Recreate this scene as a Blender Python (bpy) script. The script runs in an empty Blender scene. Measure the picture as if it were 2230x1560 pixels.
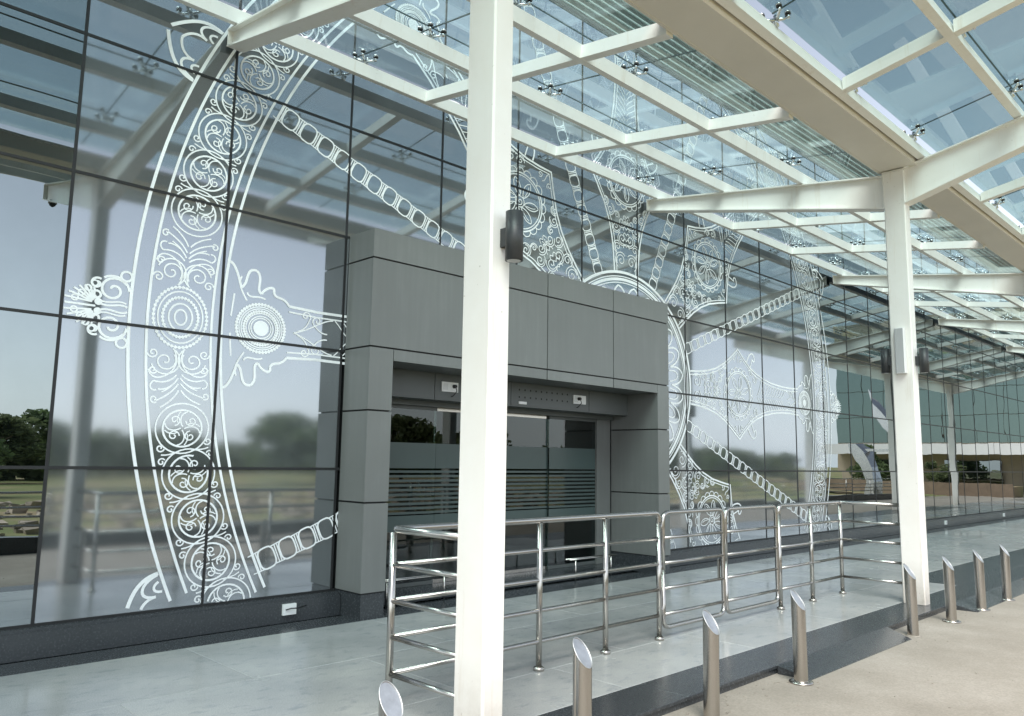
import bpy, bmesh, math, random
from mathutils import Vector, Matrix
R = math.radians
random.seed(7)
sc = bpy.context.scene
col = sc.collection

# ------------------------------------------------------------------ camera
f = Vector((0.6948, 0.7071, 0.1301)); yaw, pit, rol = R(44.48668546), R(7.47532668), R(0.86560377)
f = Vector((math.sin(yaw)*math.cos(pit), math.cos(yaw)*math.cos(pit), math.sin(pit)))
r0 = Vector((math.cos(yaw), -math.sin(yaw), 0)); u0 = r0.cross(f)
r = r0*math.cos(rol) + u0*math.sin(rol); u = -r0*math.sin(rol) + u0*math.cos(rol)
cam = bpy.data.cameras.new("camera"); co = bpy.data.objects.new("camera", cam); col.objects.link(co)
m = Matrix((r, u, -f)).transposed().to_4x4(); m.translation = (0, 0, 1.55); co.matrix_world = m
cam.sensor_fit = 'HORIZONTAL'; cam.sensor_width = 36; cam.lens = 1713.434/2230*36
cam.clip_start = 0.05; cam.clip_end = 3000
sc.camera = co

# ------------------------------------------------------------------ world, sun, exposure
SUN_EL, SUN_AZ = R(52), R(228)     # azimuth measured clockwise from +Y
w = bpy.data.worlds.new("World"); sc.world = w; w.use_nodes = True
nt = w.node_tree; nt.nodes.clear()
sky = nt.nodes.new("ShaderNodeTexSky"); sky.sky_type = 'NISHITA'; sky.sun_disc = False
sky.sun_elevation = SUN_EL; sky.sun_rotation = SUN_AZ
sky.air_density = 1.0; sky.dust_density = 2.2; sky.ozone_density = 1.5; sky.altitude = 50
bg = nt.nodes.new("ShaderNodeBackground"); bg.inputs[1].default_value = 0.15
wo = nt.nodes.new("ShaderNodeOutputWorld")
hs = nt.nodes.new("ShaderNodeHueSaturation"); hs.inputs['Saturation'].default_value = .48; hs.inputs['Value'].default_value = .42
nt.links.new(sky.outputs[0], hs.inputs['Color'])
# pale haze, the same all round, thinning with height
tc = nt.nodes.new("ShaderNodeTexCoord"); sx = nt.nodes.new("ShaderNodeSeparateXYZ"); nt.links.new(tc.outputs['Generated'], sx.inputs[0])
mr = nt.nodes.new("ShaderNodeMapRange"); mr.inputs[3].default_value = 1.0; mr.inputs[4].default_value = 0.0
nt.links.new(sx.outputs[2], mr.inputs[0])
pw = nt.nodes.new("ShaderNodeMath"); pw.operation = 'POWER'; pw.inputs[1].default_value = 5.0; nt.links.new(mr.outputs[0], pw.inputs[0])
hz = nt.nodes.new("ShaderNodeVectorMath"); hz.operation = 'SCALE'; hz.inputs[0].default_value = (2.3, 2.5, 2.65); nt.links.new(pw.outputs[0], hz.inputs['Scale'])
av = nt.nodes.new("ShaderNodeVectorMath"); av.operation = 'ADD'; nt.links.new(hs.outputs[0], av.inputs[0]); nt.links.new(hz.outputs[0], av.inputs[1])
nt.links.new(av.outputs[0], bg.inputs[0]); nt.links.new(bg.outputs[0], wo.inputs[0])
sl = bpy.data.lights.new("sun", 'SUN'); sl.energy = 1.6; sl.angle = R(36); sl.color = (1, .95, .87)
so = bpy.data.objects.new("sun", sl); col.objects.link(so)
sd = Vector((math.sin(SUN_AZ)*math.cos(SUN_EL), math.cos(SUN_AZ)*math.cos(SUN_EL), math.sin(SUN_EL)))
so.rotation_euler = sd.to_track_quat('Z', 'Y').to_euler(); so.location = sd*60
vs = sc.view_settings
sc.display_settings.display_device = 'sRGB'
vs.view_transform = 'Standard'; vs.look = 'None'; vs.exposure = 1.9; vs.gamma = 1.0; vs.use_curve_mapping = False
cy = sc.cycles
cy.caustics_reflective = False; cy.caustics_refractive = False
cy.max_bounces = 14; cy.transparent_max_bounces = 24; cy.glossy_bounces = 6; cy.diffuse_bounces = 4
cy.sample_clamp_indirect = 6.0
try:
    cy.use_denoising = True; cy.denoiser = 'OPENIMAGEDENOISE'
except Exception:
    pass

# ------------------------------------------------------------------ materials
def mat(name):
    M = bpy.data.materials.new(name); M.use_nodes = True
    n = M.node_tree; b = n.nodes["Principled BSDF"]
    return M, n, b
def N(n, t, **k):
    x = n.nodes.new(t)
    for a, v in k.items():
        if a.startswith('i_'):
            key = a[2:]; key = int(key) if key.isdigit() else key.replace('_', ' ')
            x.inputs[key].default_value = v
        else: setattr(x, a, v)
    return x
def ramp(n, fac, stops):
    cr = n.nodes.new("ShaderNodeValToRGB"); e = cr.color_ramp.elements
    while len(e) < len(stops): e.new(.5)
    for el, (p, c) in zip(e, stops):
        el.position = p; el.color = (c[0], c[1], c[2], 1)
    n.links.new(fac, cr.inputs[0]); return cr
def simple(name, c, rough=.5, metal=0.0, spec=.5, noise=.0, scale=8, bump=0.0, rvar=0.0, gen=False):
    M, n, b = mat(name)
    b.inputs['Base Color'].default_value = (*c, 1); b.inputs['Roughness'].default_value = rough
    b.inputs['Metallic'].default_value = metal; b.inputs['Specular IOR Level'].default_value = spec
    if noise or bump or rvar:
        geo = N(n, "ShaderNodeNewGeometry"); nz = N(n, "ShaderNodeTexNoise", i_Scale=scale, i_Detail=6.0, i_Roughness=.6)
        n.links.new(geo.outputs['Position'], nz.inputs['Vector'])
        if noise:
            a = [max(0, x*(1-noise)) for x in c]; d = [min(1, x*(1+noise)) for x in c]
            cr = ramp(n, nz.outputs[0], [(.3, a), (.7, d)]); n.links.new(cr.outputs[0], b.inputs['Base Color'])
        if bump:
            bp = N(n, "ShaderNodeBump", i_Strength=bump, i_Distance=.01)
            n.links.new(nz.outputs[0], bp.inputs['Height']); n.links.new(bp.outputs[0], b.inputs['Normal'])
        if rvar:
            mr = N(n, "ShaderNodeMapRange"); mr.inputs[3].default_value = max(0, rough-rvar); mr.inputs[4].default_value = rough+rvar
            mr.inputs[1].default_value = .3; mr.inputs[2].default_value = .7
            n.links.new(nz.outputs[0], mr.inputs[0]); n.links.new(mr.outputs[0], b.inputs['Roughness'])
    return M

def m_white():
    M, n, b = mat("white_steel_paint")
    geo = N(n, "ShaderNodeNewGeometry")
    nz = N(n, "ShaderNodeTexNoise", i_Scale=2.2, i_Detail=5.0, i_Roughness=.65)
    mp = N(n, "ShaderNodeMapping"); mp.inputs['Scale'].default_value = (9, 9, .7)
    st = N(n, "ShaderNodeTexNoise", i_Scale=1.0, i_Detail=7.0, i_Roughness=.7)
    n.links.new(geo.outputs['Position'], mp.inputs[0]); n.links.new(mp.outputs[0], st.inputs['Vector']); n.links.new(geo.outputs['Position'], nz.inputs['Vector'])
    c1 = ramp(n, nz.outputs[0], [(.25, (.82, .79, .745)), (.7, (.87, .855, .825))])
    c2 = ramp(n, st.outputs[0], [(.57, (0, 0, 0)), (.84, (1, 1, 1))])
    sp = N(n, "ShaderNodeTexNoise", i_Scale=38.0, i_Detail=2.0); n.links.new(geo.outputs['Position'], sp.inputs['Vector'])
    c3 = ramp(n, sp.outputs[0], [(.735, (0, 0, 0)), (.78, (1, 1, 1))])
    mx = N(n, "ShaderNodeMix", data_type='RGBA'); mx.inputs[7].default_value = (.55, .42, .28, 1)
    n.links.new(c1.outputs[0], mx.inputs[6])
    mu = N(n, "ShaderNodeMath", operation='MULTIPLY'); mu.inputs[1].default_value = .55
    n.links.new(c2.outputs[0], mu.inputs[0]); n.links.new(mu.outputs[0], mx.inputs[0])
    m2 = N(n, "ShaderNodeMix", data_type='RGBA'); m2.inputs[7].default_value = (.38, .34, .3, 1)
    mu2 = N(n, "ShaderNodeMath", operation='MULTIPLY'); mu2.inputs[1].default_value = .6
    n.links.new(c3.outputs[0], mu2.inputs[0]); n.links.new(mu2.outputs[0], m2.inputs[0])
    n.links.new(mx.outputs[2], m2.inputs[6])
    # splash dirt on the lowest part of the posts
    sz = N(n, "ShaderNodeSeparateXYZ"); n.links.new(geo.outputs['Position'], sz.inputs[0])
    ml = N(n, "ShaderNodeMapRange"); ml.inputs[1].default_value = .02; ml.inputs[2].default_value = .5; ml.inputs[3].default_value = 1.0; ml.inputs[4].default_value = 0.0; n.links.new(sz.outputs[2], ml.inputs[0])
    dn = N(n, "ShaderNodeTexNoise", i_Scale=9.0, i_Detail=7.0, i_Roughness=.7); n.links.new(geo.outputs['Position'], dn.inputs['Vector'])
    dm = N(n, "ShaderNodeMath", operation='MULTIPLY'); n.links.new(ml.outputs[0], dm.inputs[0]); n.links.new(dn.outputs[0], dm.inputs[1])
    m3 = N(n, "ShaderNodeMix", data_type='RGBA'); m3.inputs[7].default_value = (.36, .31, .25, 1); n.links.new(dm.outputs[0], m3.inputs[0]); n.links.new(m2.outputs[2], m3.inputs[6])
    n.links.new(m3.outputs[2], b.inputs['Base Color'])
    b.inputs['Roughness'].default_value = .38
    bp = N(n, "ShaderNodeBump", i_Strength=.08, i_Distance=.004); n.links.new(sp.outputs[0], bp.inputs['Height']); n.links.new(bp.outputs[0], b.inputs['Normal'])
    return M
WHITE = m_white()

def m_mirror(name, c, rough, film):
    M, n, b = mat(name)
    out = n.nodes["Material Output"]
    b.inputs['Base Color'].default_value = (*c, 1); b.inputs['Metallic'].default_value = 1.0
    b.inputs['Roughness'].default_value = rough
    geo = N(n, "ShaderNodeNewGeometry"); oi = N(n, "ShaderNodeObjectInfo")
    ad = N(n, "ShaderNodeVectorMath", operation='ADD')
    sc_ = N(n, "ShaderNodeVectorMath", operation='SCALE'); sc_.inputs['Scale'].default_value = 37.0
    cv = N(n, "ShaderNodeCombineXYZ"); n.links.new(oi.outputs['Random'], cv.inputs[0]); n.links.new(oi.outputs['Random'], cv.inputs[2])
    n.links.new(cv.outputs[0], sc_.inputs[0]); n.links.new(geo.outputs['Position'], ad.inputs[0]); n.links.new(sc_.outputs[0], ad.inputs[1])
    nz = N(n, "ShaderNodeTexNoise", i_Scale=.9 if film else 1.3, i_Detail=1.0); n.links.new(ad.outputs[0], nz.inputs['Vector'])
    bp = N(n, "ShaderNodeBump", i_Strength=.35 if film else .22, i_Distance=.006); n.links.new(nz.outputs[0], bp.inputs['Height'])
    n.links.new(bp.outputs[0], b.inputs['Normal'])
    df = N(n, "ShaderNodeBsdfDiffuse"); df.inputs[0].default_value = (.36, .40, .42, 1) if film else (.03, .04, .04, 1)
    dn = N(n, "ShaderNodeTexNoise", i_Scale=3.0, i_Detail=6.0, i_Roughness=.7); n.links.new(geo.outputs['Position'], dn.inputs['Vector'])
    mr = N(n, "ShaderNodeMapRange"); mr.inputs[1].default_value = .35; mr.inputs[2].default_value = .75
    mr.inputs[3].default_value = .11 if film else .03; mr.inputs[4].default_value = .20 if film else .09
    n.links.new(dn.outputs[0], mr.inputs[0])
    ms = N(n, "ShaderNodeMixShader"); n.links.new(mr.outputs[0], ms.inputs[0]); n.links.new(b.outputs[0], ms.inputs[1]); n.links.new(df.outputs[0], ms.inputs[2])
    n.links.new(ms.outputs[0], out.inputs[0])
    return M
FILM = m_mirror("filmed_mirror_glass", (.335, .36, .385), .055, True)
MIRROR = m_mirror("tinted_mirror_glass", (.27, .305, .315), .006, False)
UPPER = m_mirror("upper_mirror_glass", (.90, .94, .94), .006, False)

def m_glass(name, tint, refl, rough=.01, dirt=0.0, ior=1.5):
    M, n, b = mat(name); n.nodes.remove(b); out = n.nodes["Material Output"]
    tr = N(n, "ShaderNodeBsdfTransparent"); tr.inputs[0].default_value = (*tint, 1)
    gl = N(n, "ShaderNodeBsdfGlossy"); gl.inputs['Roughness'].default_value = rough; gl.inputs[0].default_value = (refl, refl, refl, 1)
    fr = N(n, "ShaderNodeFresnel", i_IOR=ior)
    bf = N(n, "ShaderNodeNewGeometry"); mi = N(n, "ShaderNodeMapRange"); mi.inputs[3].default_value = ior; mi.inputs[4].default_value = 1/ior
    n.links.new(bf.outputs['Backfacing'], mi.inputs[0]); n.links.new(mi.outputs[0], fr.inputs[0])
    ms = N(n, "ShaderNodeMixShader"); n.links.new(fr.outputs[0], ms.inputs[0]); n.links.new(tr.outputs[0], ms.inputs[1]); n.links.new(gl.outputs[0], ms.inputs[2])
    last = ms
    if dirt:
        geo = N(n, "ShaderNodeNewGeometry"); nz = N(n, "ShaderNodeTexNoise", i_Scale=2.5, i_Detail=8.0, i_Roughness=.72); n.links.new(geo.outputs['Position'], nz.inputs['Vector'])
        mr = N(n, "ShaderNodeMapRange"); mr.inputs[1].default_value = .4; mr.inputs[2].default_value = .8; mr.inputs[3].default_value = dirt*.3; mr.inputs[4].default_value = dirt
        n.links.new(nz.outputs[0], mr.inputs[0])
        df = N(n, "ShaderNodeBsdfDiffuse"); df.inputs[0].default_value = (.5, .52, .5, 1)
        tl = N(n, "ShaderNodeBsdfTranslucent"); tl.inputs[0].default_value = (.5, .52, .5, 1)
        a = N(n, "ShaderNodeMixShader"); a.inputs[0].default_value = .5; n.links.new(df.outputs[0], a.inputs[1]); n.links.new(tl.outputs[0], a.inputs[2])
        m2 = N(n, "ShaderNodeMixShader"); n.links.new(mr.outputs[0], m2.inputs[0]); n.links.new(ms.outputs[0], m2.inputs[1]); n.links.new(a.outputs[0], m2.inputs[2]); last = m2
    n.links.new(last.outputs[0], out.inputs[0]); return M
OUTGLASS = m_glass("dim_sky_roof_glass", (.60, .705, .71), 1.0, .01, .03, 1.45)  # same roof glass for the outer wing, dimmer sky painted into its tint
ROOFGLASS = m_glass("teal_roof_glass", (.76, .86, .868), 1.0, .01, .06, 1.45)
DOORGLASS = m_glass("dark_door_glass", (.42, .52, .51), 1.0, .004, 0, 1.55)
FROST = simple("frosted_film", (.06, .088, .086), .3, 0, .5)

BLACK = simple("black_silicone", (.012, .013, .014), .5)
def m_clad(name, c, rough):
    M, n, b = mat(name)
    geo = N(n, "ShaderNodeNewGeometry"); oi = N(n, "ShaderNodeObjectInfo")
    mp = N(n, "ShaderNodeMapping"); mp.inputs['Scale'].default_value = (14, 14, .8); n.links.new(geo.outputs['Position'], mp.inputs[0])
    a = N(n, "ShaderNodeTexNoise", i_Scale=1.0, i_Detail=6.0, i_Roughness=.65); n.links.new(mp.outputs[0], a.inputs['Vector'])
    d = N(n, "ShaderNodeTexNoise", i_Scale=1.3, i_Detail=7.0, i_Roughness=.7); n.links.new(geo.outputs['Position'], d.inputs['Vector'])
    mu = N(n, "ShaderNodeMath", operation='MULTIPLY'); n.links.new(a.outputs[0], mu.inputs[0]); n.links.new(d.outputs[0], mu.inputs[1])
    cr = ramp(n, mu.outputs[0], [(.14, [x*.95 for x in c]), (.26, c), (.44, [min(1, x*1.09+.006) for x in c])])
    hv = N(n, "ShaderNodeHueSaturation"); mr = N(n, "ShaderNodeMapRange"); mr.inputs[3].default_value = .93; mr.inputs[4].default_value = 1.07
    n.links.new(oi.outputs['Random'], mr.inputs[0]); n.links.new(mr.outputs[0], hv.inputs['Value']); n.links.new(cr.outputs[0], hv.inputs['Color']); n.links.new(hv.outputs[0], b.inputs['Base Color'])
    b.inputs['Roughness'].default_value = rough; b.inputs['Specular IOR Level'].default_value = .55
    lw = N(n, "ShaderNodeTexNoise", i_Scale=1.6, i_Detail=1.0); n.links.new(geo.outputs['Position'], lw.inputs['Vector'])
    bp = N(n, "ShaderNodeBump", i_Strength=.3, i_Distance=.03); n.links.new(lw.outputs[0], bp.inputs['Height']); n.links.new(bp.outputs[0], b.inputs['Normal'])
    return M
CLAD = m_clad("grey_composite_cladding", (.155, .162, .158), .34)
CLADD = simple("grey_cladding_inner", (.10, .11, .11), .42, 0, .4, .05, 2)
CORE = simple("dark_joint", (.012, .013, .014), .7)
DGRAN = simple("dark_granite", (.040, .045, .050), .24, 0, .5, .35, 60, 0, .07)
STEEL = simple("polished_stainless", (.47, .455, .43), .21, 1.0)
SSBR = simple("brushed_stainless", (.50, .47, .43), .24, 1.0)
CAPM = simple("bollard_cap_steel", (.60, .61, .62), .45, 1.0, .5, .15, 18)
LAMP = simple("charcoal_lamp_paint", (.035, .039, .042), .42)
PLAST = simple("white_plastic", (.75, .76, .76), .35)
PLUG = simple("black_plastic", (.012, .012, .013), .45)
LENS = simple("lamp_lens", (.6, .62, .63), .15)
PRINT = simple("white_vinyl_print", (.84, .86, .88), .35, 0, .5, .1, 2.5)
LOUV = simple("pale_green_louvre", (.46, .53, .50), .45, 0, .4, .06, 3)
GREYP = simple("grey_speaker_cloth", (.42, .43, .44), .7)
SPID = simple("spider_steel", (.6, .62, .63), .18, 1.0)
GASK = simple("rubber_gasket", (.02, .02, .02), .5)
JOINT = simple("glass_joint_seal", (.05, .09, .10), .4)
def m_granite():
    M, n, b = mat("grey_granite")
    geo = N(n, "ShaderNodeNewGeometry"); oi = N(n, "ShaderNodeObjectInfo")
    def noise(scale, det, rough, vec=(1, 1, 1), rot=0.0):
        mp = N(n, "ShaderNodeMapping"); mp.inputs['Scale'].default_value = vec; mp.inputs['Rotation'].default_value = (0, 0, rot)
        n.links.new(geo.outputs['Position'], mp.inputs[0])
        t = N(n, "ShaderNodeTexNoise", i_Scale=scale, i_Detail=det, i_Roughness=rough); n.links.new(mp.outputs[0], t.inputs['Vector']); return t.outputs[0]
    def mul(a_, b_, f_=1.0):
        mx = N(n, "ShaderNodeMix", data_type='RGBA', blend_type='MULTIPLY'); mx.inputs[0].default_value = f_
        n.links.new(a_, mx.inputs[6]); n.links.new(b_, mx.inputs[7]); return mx.outputs[2]
    cloud = noise(1.1, 5.0, .6); fleck = noise(3.4, 8.0, .75, (1.7, 3.4, 1), .35); speck = noise(130.0, 2.0, .5); dust = noise(.45, 6.0, .65)
    c = ramp(n, cloud, [(.28, (.31, .325, .33)), (.5, (.385, .397, .394)), (.74, (.475, .478, .462))]).outputs[0]
    c = mul(c, ramp(n, fleck, [(.34, (.70, .73, .78)), (.47, (1, 1, 1)), (.64, (1.0, 1.0, 1.0)), (.78, (1.12, 1.11, 1.08))]).outputs[0], .9)
    c = mul(c, ramp(n, speck, [(.35, (.78, .78, .78)), (.62, (1.1, 1.1, 1.1))]).outputs[0], .8)
    hv = N(n, "ShaderNodeHueSaturation"); mr = N(n, "ShaderNodeMapRange"); mr.inputs[3].default_value = .9; mr.inputs[4].default_value = 1.08
    n.links.new(oi.outputs['Random'], mr.inputs[0]); n.links.new(mr.outputs[0], hv.inputs['Value']); n.links.new(c, hv.inputs['Color'])
    n.links.new(hv.outputs[0], b.inputs['Base Color'])
    rr = N(n, "ShaderNodeMapRange"); rr.inputs[1].default_value = .32; rr.inputs[2].default_value = .68; rr.inputs[3].default_value = .09; rr.inputs[4].default_value = .30
    n.links.new(dust, rr.inputs[0]); n.links.new(rr.outputs[0], b.inputs['Roughness'])
    b.inputs['Specular IOR Level'].default_value = .55
    return M
GRANITE = m_granite()
def m_sand(name, stops, sc1, bump):
    M, n, b = mat(name)
    geo = N(n, "ShaderNodeNewGeometry")
    a = N(n, "ShaderNodeTexNoise", i_Scale=sc1, i_Detail=10.0, i_Roughness=.68); n.links.new(geo.outputs['Position'], a.inputs['Vector'])
    s = N(n, "ShaderNodeTexNoise", i_Scale=70.0, i_Detail=4.0); n.links.new(geo.outputs['Position'], s.inputs['Vector'])
    c = ramp(n, a.outputs[0], stops); c2 = ramp(n, s.outputs[0], [(.3, (.8, .8, .8)), (.7, (1.1, 1.1, 1.1))])
    mx = N(n, "ShaderNodeMix", data_type='RGBA', blend_type='MULTIPLY'); mx.inputs[0].default_value = .8
    n.links.new(c.outputs[0], mx.inputs[6]); n.links.new(c2.outputs[0], mx.inputs[7]); n.links.new(mx.outputs[2], b.inputs['Base Color'])
    b.inputs['Roughness'].default_value = .85; b.inputs['Specular IOR Level'].default_value = .25
    bp = N(n, "ShaderNodeBump", i_Strength=bump, i_Distance=.01); n.links.new(s.outputs[0], bp.inputs['Height']); n.links.new(bp.outputs[0], b.inputs['Normal'])
    return M
SAND = m_sand("dusty_concrete", [(.22, (.215, .20, .172)), (.5, (.285, .267, .233)), (.78, (.375, .355, .32))], .8, .35)
EARTH = m_sand("dry_earth", [(.3, (.14, .18, .07)), (.48, (.22, .24, .10)), (.6, (.38, .29, .18)), (.75, (.16, .19, .08))], .16, .5)
BARK = simple("bark", (.09, .07, .05), .9, 0, .2, .3, 12, .4)
def m_leaf(name, a, bcol):
    M, n, b = mat(name)
    oi = N(n, "ShaderNodeNewGeometry"); nz = N(n, "ShaderNodeTexNoise", i_Scale=1.4, i_Detail=3.0); n.links.new(oi.outputs['Position'], nz.inputs['Vector'])
    c = ramp(n, nz.outputs[0], [(.3, a), (.7, bcol)]); n.links.new(c.outputs[0], b.inputs['Base Color'])
    b.inputs['Roughness'].default_value = .6; b.inputs['Specular IOR Level'].default_value = .3
    tl = N(n, "ShaderNodeBsdfTranslucent"); n.links.new(c.outputs[0], tl.inputs[0])
    ms = N(n, "ShaderNodeMixShader"); ms.inputs[0].default_value = .5
    n.links.new(b.outputs[0], ms.inputs[1]); n.links.new(tl.outputs[0], ms.inputs[2]); n.links.new(ms.outputs[0], n.nodes["Material Output"].inputs[0])
    return M
LEAF = m_leaf("green_leaves", (.085, .135, .055), (.20, .27, .12))
LEAF2 = m_leaf("olive_leaves", (.10, .135, .06), (.21, .25, .12))

# ------------------------------------------------------------------ helpers
def tag(o, label=None, cat=None, group=None, kind=None):
    if label: o['label'] = label
    if cat: o['category'] = cat
    if group: o['group'] = group
    if kind: o['kind'] = kind
    return o
def mesh_obj(name, verts, faces, material, parent=None, loc=None, smooth=False):
    me = bpy.data.meshes.new(name); me.from_pydata(verts, [], faces); me.update()
    if smooth:
        for p in me.polygons: p.use_smooth = True
    me.materials.append(material)
    return link(name, me, parent, loc)
def link(name, me, parent=None, loc=None):
    o = bpy.data.objects.new(name, me); col.objects.link(o)
    if parent: o.parent = parent
    if loc: o.location = loc
    return o
def empty(name, loc=(0, 0, 0)):
    o = bpy.data.objects.new(name, None); o.empty_display_size = .1; o.location = loc; col.objects.link(o); return o
class MB:
    def __init__(s): s.v = []; s.f = []; s.sm = []
    def box(s, x0, x1, y0, y1, z0, z1):
        i = len(s.v)
        s.v += [(x0,y0,z0),(x1,y0,z0),(x1,y1,z0),(x0,y1,z0),(x0,y0,z1),(x1,y0,z1),(x1,y1,z1),(x0,y1,z1)]
        s.f += [(i,i+3,i+2,i+1),(i+4,i+5,i+6,i+7),(i,i+1,i+5,i+4),(i+1,i+2,i+6,i+5),(i+2,i+3,i+7,i+6),(i+3,i,i+4,i+7)]
        s.sm += [False]*6; return s
    def bbox(s, x0, x1, y0, y1, z0, z1, b):
        # box with its vertical edges chamfered
        p = [(x0+b,y0),(x1-b,y0),(x1,y0+b),(x1,y1-b),(x1-b,y1),(x0+b,y1),(x0,y1-b),(x0,y0+b)]
        return s.prism(p, z0, z1)
    def prism(s, p, z0, z1):
        i = len(s.v); n = len(p)
        s.v += [(a, b, z0) for a, b in p] + [(a, b, z1) for a, b in p]
        s.f += [tuple(i+k for k in reversed(range(n))), tuple(i+n+k for k in range(n))]
        s.f += [(i+k, i+(k+1) % n, i+n+(k+1) % n, i+n+k) for k in range(n)]
        s.sm += [False]*(n+2); return s
    def quadprism_x(s, pts, x0, x1):
        # pts in (y,z), extruded along x
        i = len(s.v); n = len(pts)
        s.v += [(x0, a, b) for a, b in pts] + [(x1, a, b) for a, b in pts]
        s.f += [tuple(i+k for k in range(n)), tuple(i+n+k for k in reversed(range(n)))]
        s.f += [(i+(k+1) % n, i+k, i+n+k, i+n+(k+1) % n) for k in range(n)]
        s.sm += [False]*(n+2); return s
    def tube(s, pts, rad, n=12, closed=False, caps=True):
        pts = [Vector(p) for p in pts]; m_ = len(pts); i0 = len(s.v)
        rads = rad if isinstance(rad, (list, tuple)) else [rad]*m_
        up = None
        for k in range(m_):
            a = pts[k-1] if (k > 0 or closed) else pts[k]; b = pts[(k+1) % m_] if (k < m_-1 or closed) else pts[k]
            t = (b-a).normalized()
            if up is None:
                up = t.cross(Vector((0, 0, 1)) if abs(t.z) < .9 else Vector((1, 0, 0))).normalized()
            up = (up - t*up.dot(t)).normalized(); sd_ = t.cross(up)
            for j in range(n):
                an = 2*math.pi*j/n; s.v.append(tuple(pts[k] + (up*math.cos(an)+sd_*math.sin(an))*rads[k]))
        for k in range(m_ if closed else m_-1):
            for j in range(n):
                a = i0+k*n+j; b = i0+k*n+(j+1) % n; k2 = (k+1) % m_
                s.f.append((a, b, i0+k2*n+(j+1) % n, i0+k2*n+j)); s.sm.append(True)
        if caps and not closed:
            s.f.append(tuple(i0+j for j in reversed(range(n)))); s.f.append(tuple(i0+(m_-1)*n+j for j in range(n))); s.sm += [False, False]
        return s
    def mesh(s, name, material):
        me = bpy.data.meshes.new(name); me.from_pydata(s.v, [], s.f); me.update()
        me.polygons.foreach_set('use_smooth', s.sm); me.materials.append(material); return me
    def build(s, name, material, parent=None, loc=None): return link(name, s.mesh(name, material), parent, loc)

YF = 7.1                        # front of the facade glass
COLX = [3.08 + 6.8*k for k in range(-2, 6)]
ZG = -.065                      # dusty ground level

# ------------------------------------------------------------------ ground, platform, floor slabs
g = mesh_obj('ground', [(-900,-900,-.30),(900,-900,-.30),(900,900,-.30),(-900,900,-.30)], [(0,1,2,3)], EARTH); g['kind'] = 'structure'
g = MB().box(-60, 120, -1.2, 3.2, -.4, ZG).build('forecourt', SAND); g['kind'] = 'structure'
pl = MB().box(-25, 60, 3.105, 7.6, -.4, -.022).build('platform', DGRAN); pl['kind'] = 'structure'
kb = empty('floor'); kb['kind'] = 'structure'
slabs = {}
def slab(name, x0, x1, y0, y1, mt, z=0.0):
    key = (round(x1-x0, 3), round(y1-y0, 3), mt.name)
    if key not in slabs:
        a, b = (x1-x0)/2-.0015, (y1-y0)/2-.0015; c = .003
        v = [(-a,-b,-.022),(a,-b,-.022),(a,b,-.022),(-a,b,-.022),(-a,-b,-c),(a,-b,-c),(a,b,-c),(-a,b,-c),(-a+c,-b+c,0),(a-c,-b+c,0),(a-c,b-c,0),(-a+c,b-c,0)]
        fc = [(0,1,5,4),(1,2,6,5),(2,3,7,6),(3,0,4,7),(4,5,9,8),(5,6,10,9),(6,7,11,10),(7,4,8,11),(8,9,10,11)]
        me = bpy.data.meshes.new(name); me.from_pydata(v, [], fc); me.update(); me.materials.append(mt); slabs[key] = me
    return link(name, slabs[key], kb, ((x0+x1)/2, (y0+y1)/2, z + random.uniform(-.0006, .0006)))
ys = [3.5, 4.2, 5.4, 6.6, 6.96]
for j in range(len(ys)-1):
    for i in range(-4, 20):
        x0 = 1.0 + 1.8*i + (.9 if j % 2 else 0)
        dark = (j == 0 and x0 >= 10.2) or j == 3
        slab('granite_slab', x0, x0+1.8, ys[j], ys[j+1], DGRAN if dark else GRANITE)
for i in range(-5, 28):
    slab('border_slab', 1.0+1.25*i, 2.25+1.25*i, 3.09, 3.5, DGRAN)
# far plain continuation of the floor, past the last slab
o = MB().box(34.5, 60, 3.09, 6.96, -.022, 0).build('floor_screed', GRANITE, kb)
# ramps at the gates
def ramp_(x0, x1):
    v = [(x0,3.088,-.001),(x1,3.088,-.001),(x1-.1,2.83,ZG+.003),(x0+.02,2.83,ZG+.003),(x0,3.088,ZG-.02),(x1,3.088,ZG-.02),(x1-.1,2.83,ZG-.02),(x0+.02,2.83,ZG-.02)]
    o = mesh_obj('ramp', v, [(0,3,2,1),(0,4,7,3),(1,2,6,5),(3,7,6,2),(0,1,5,4)], DGRAN); o['kind'] = 'structure'
ramp_(5.99, 8.24); ramp_(10.2, 13.2)

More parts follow.
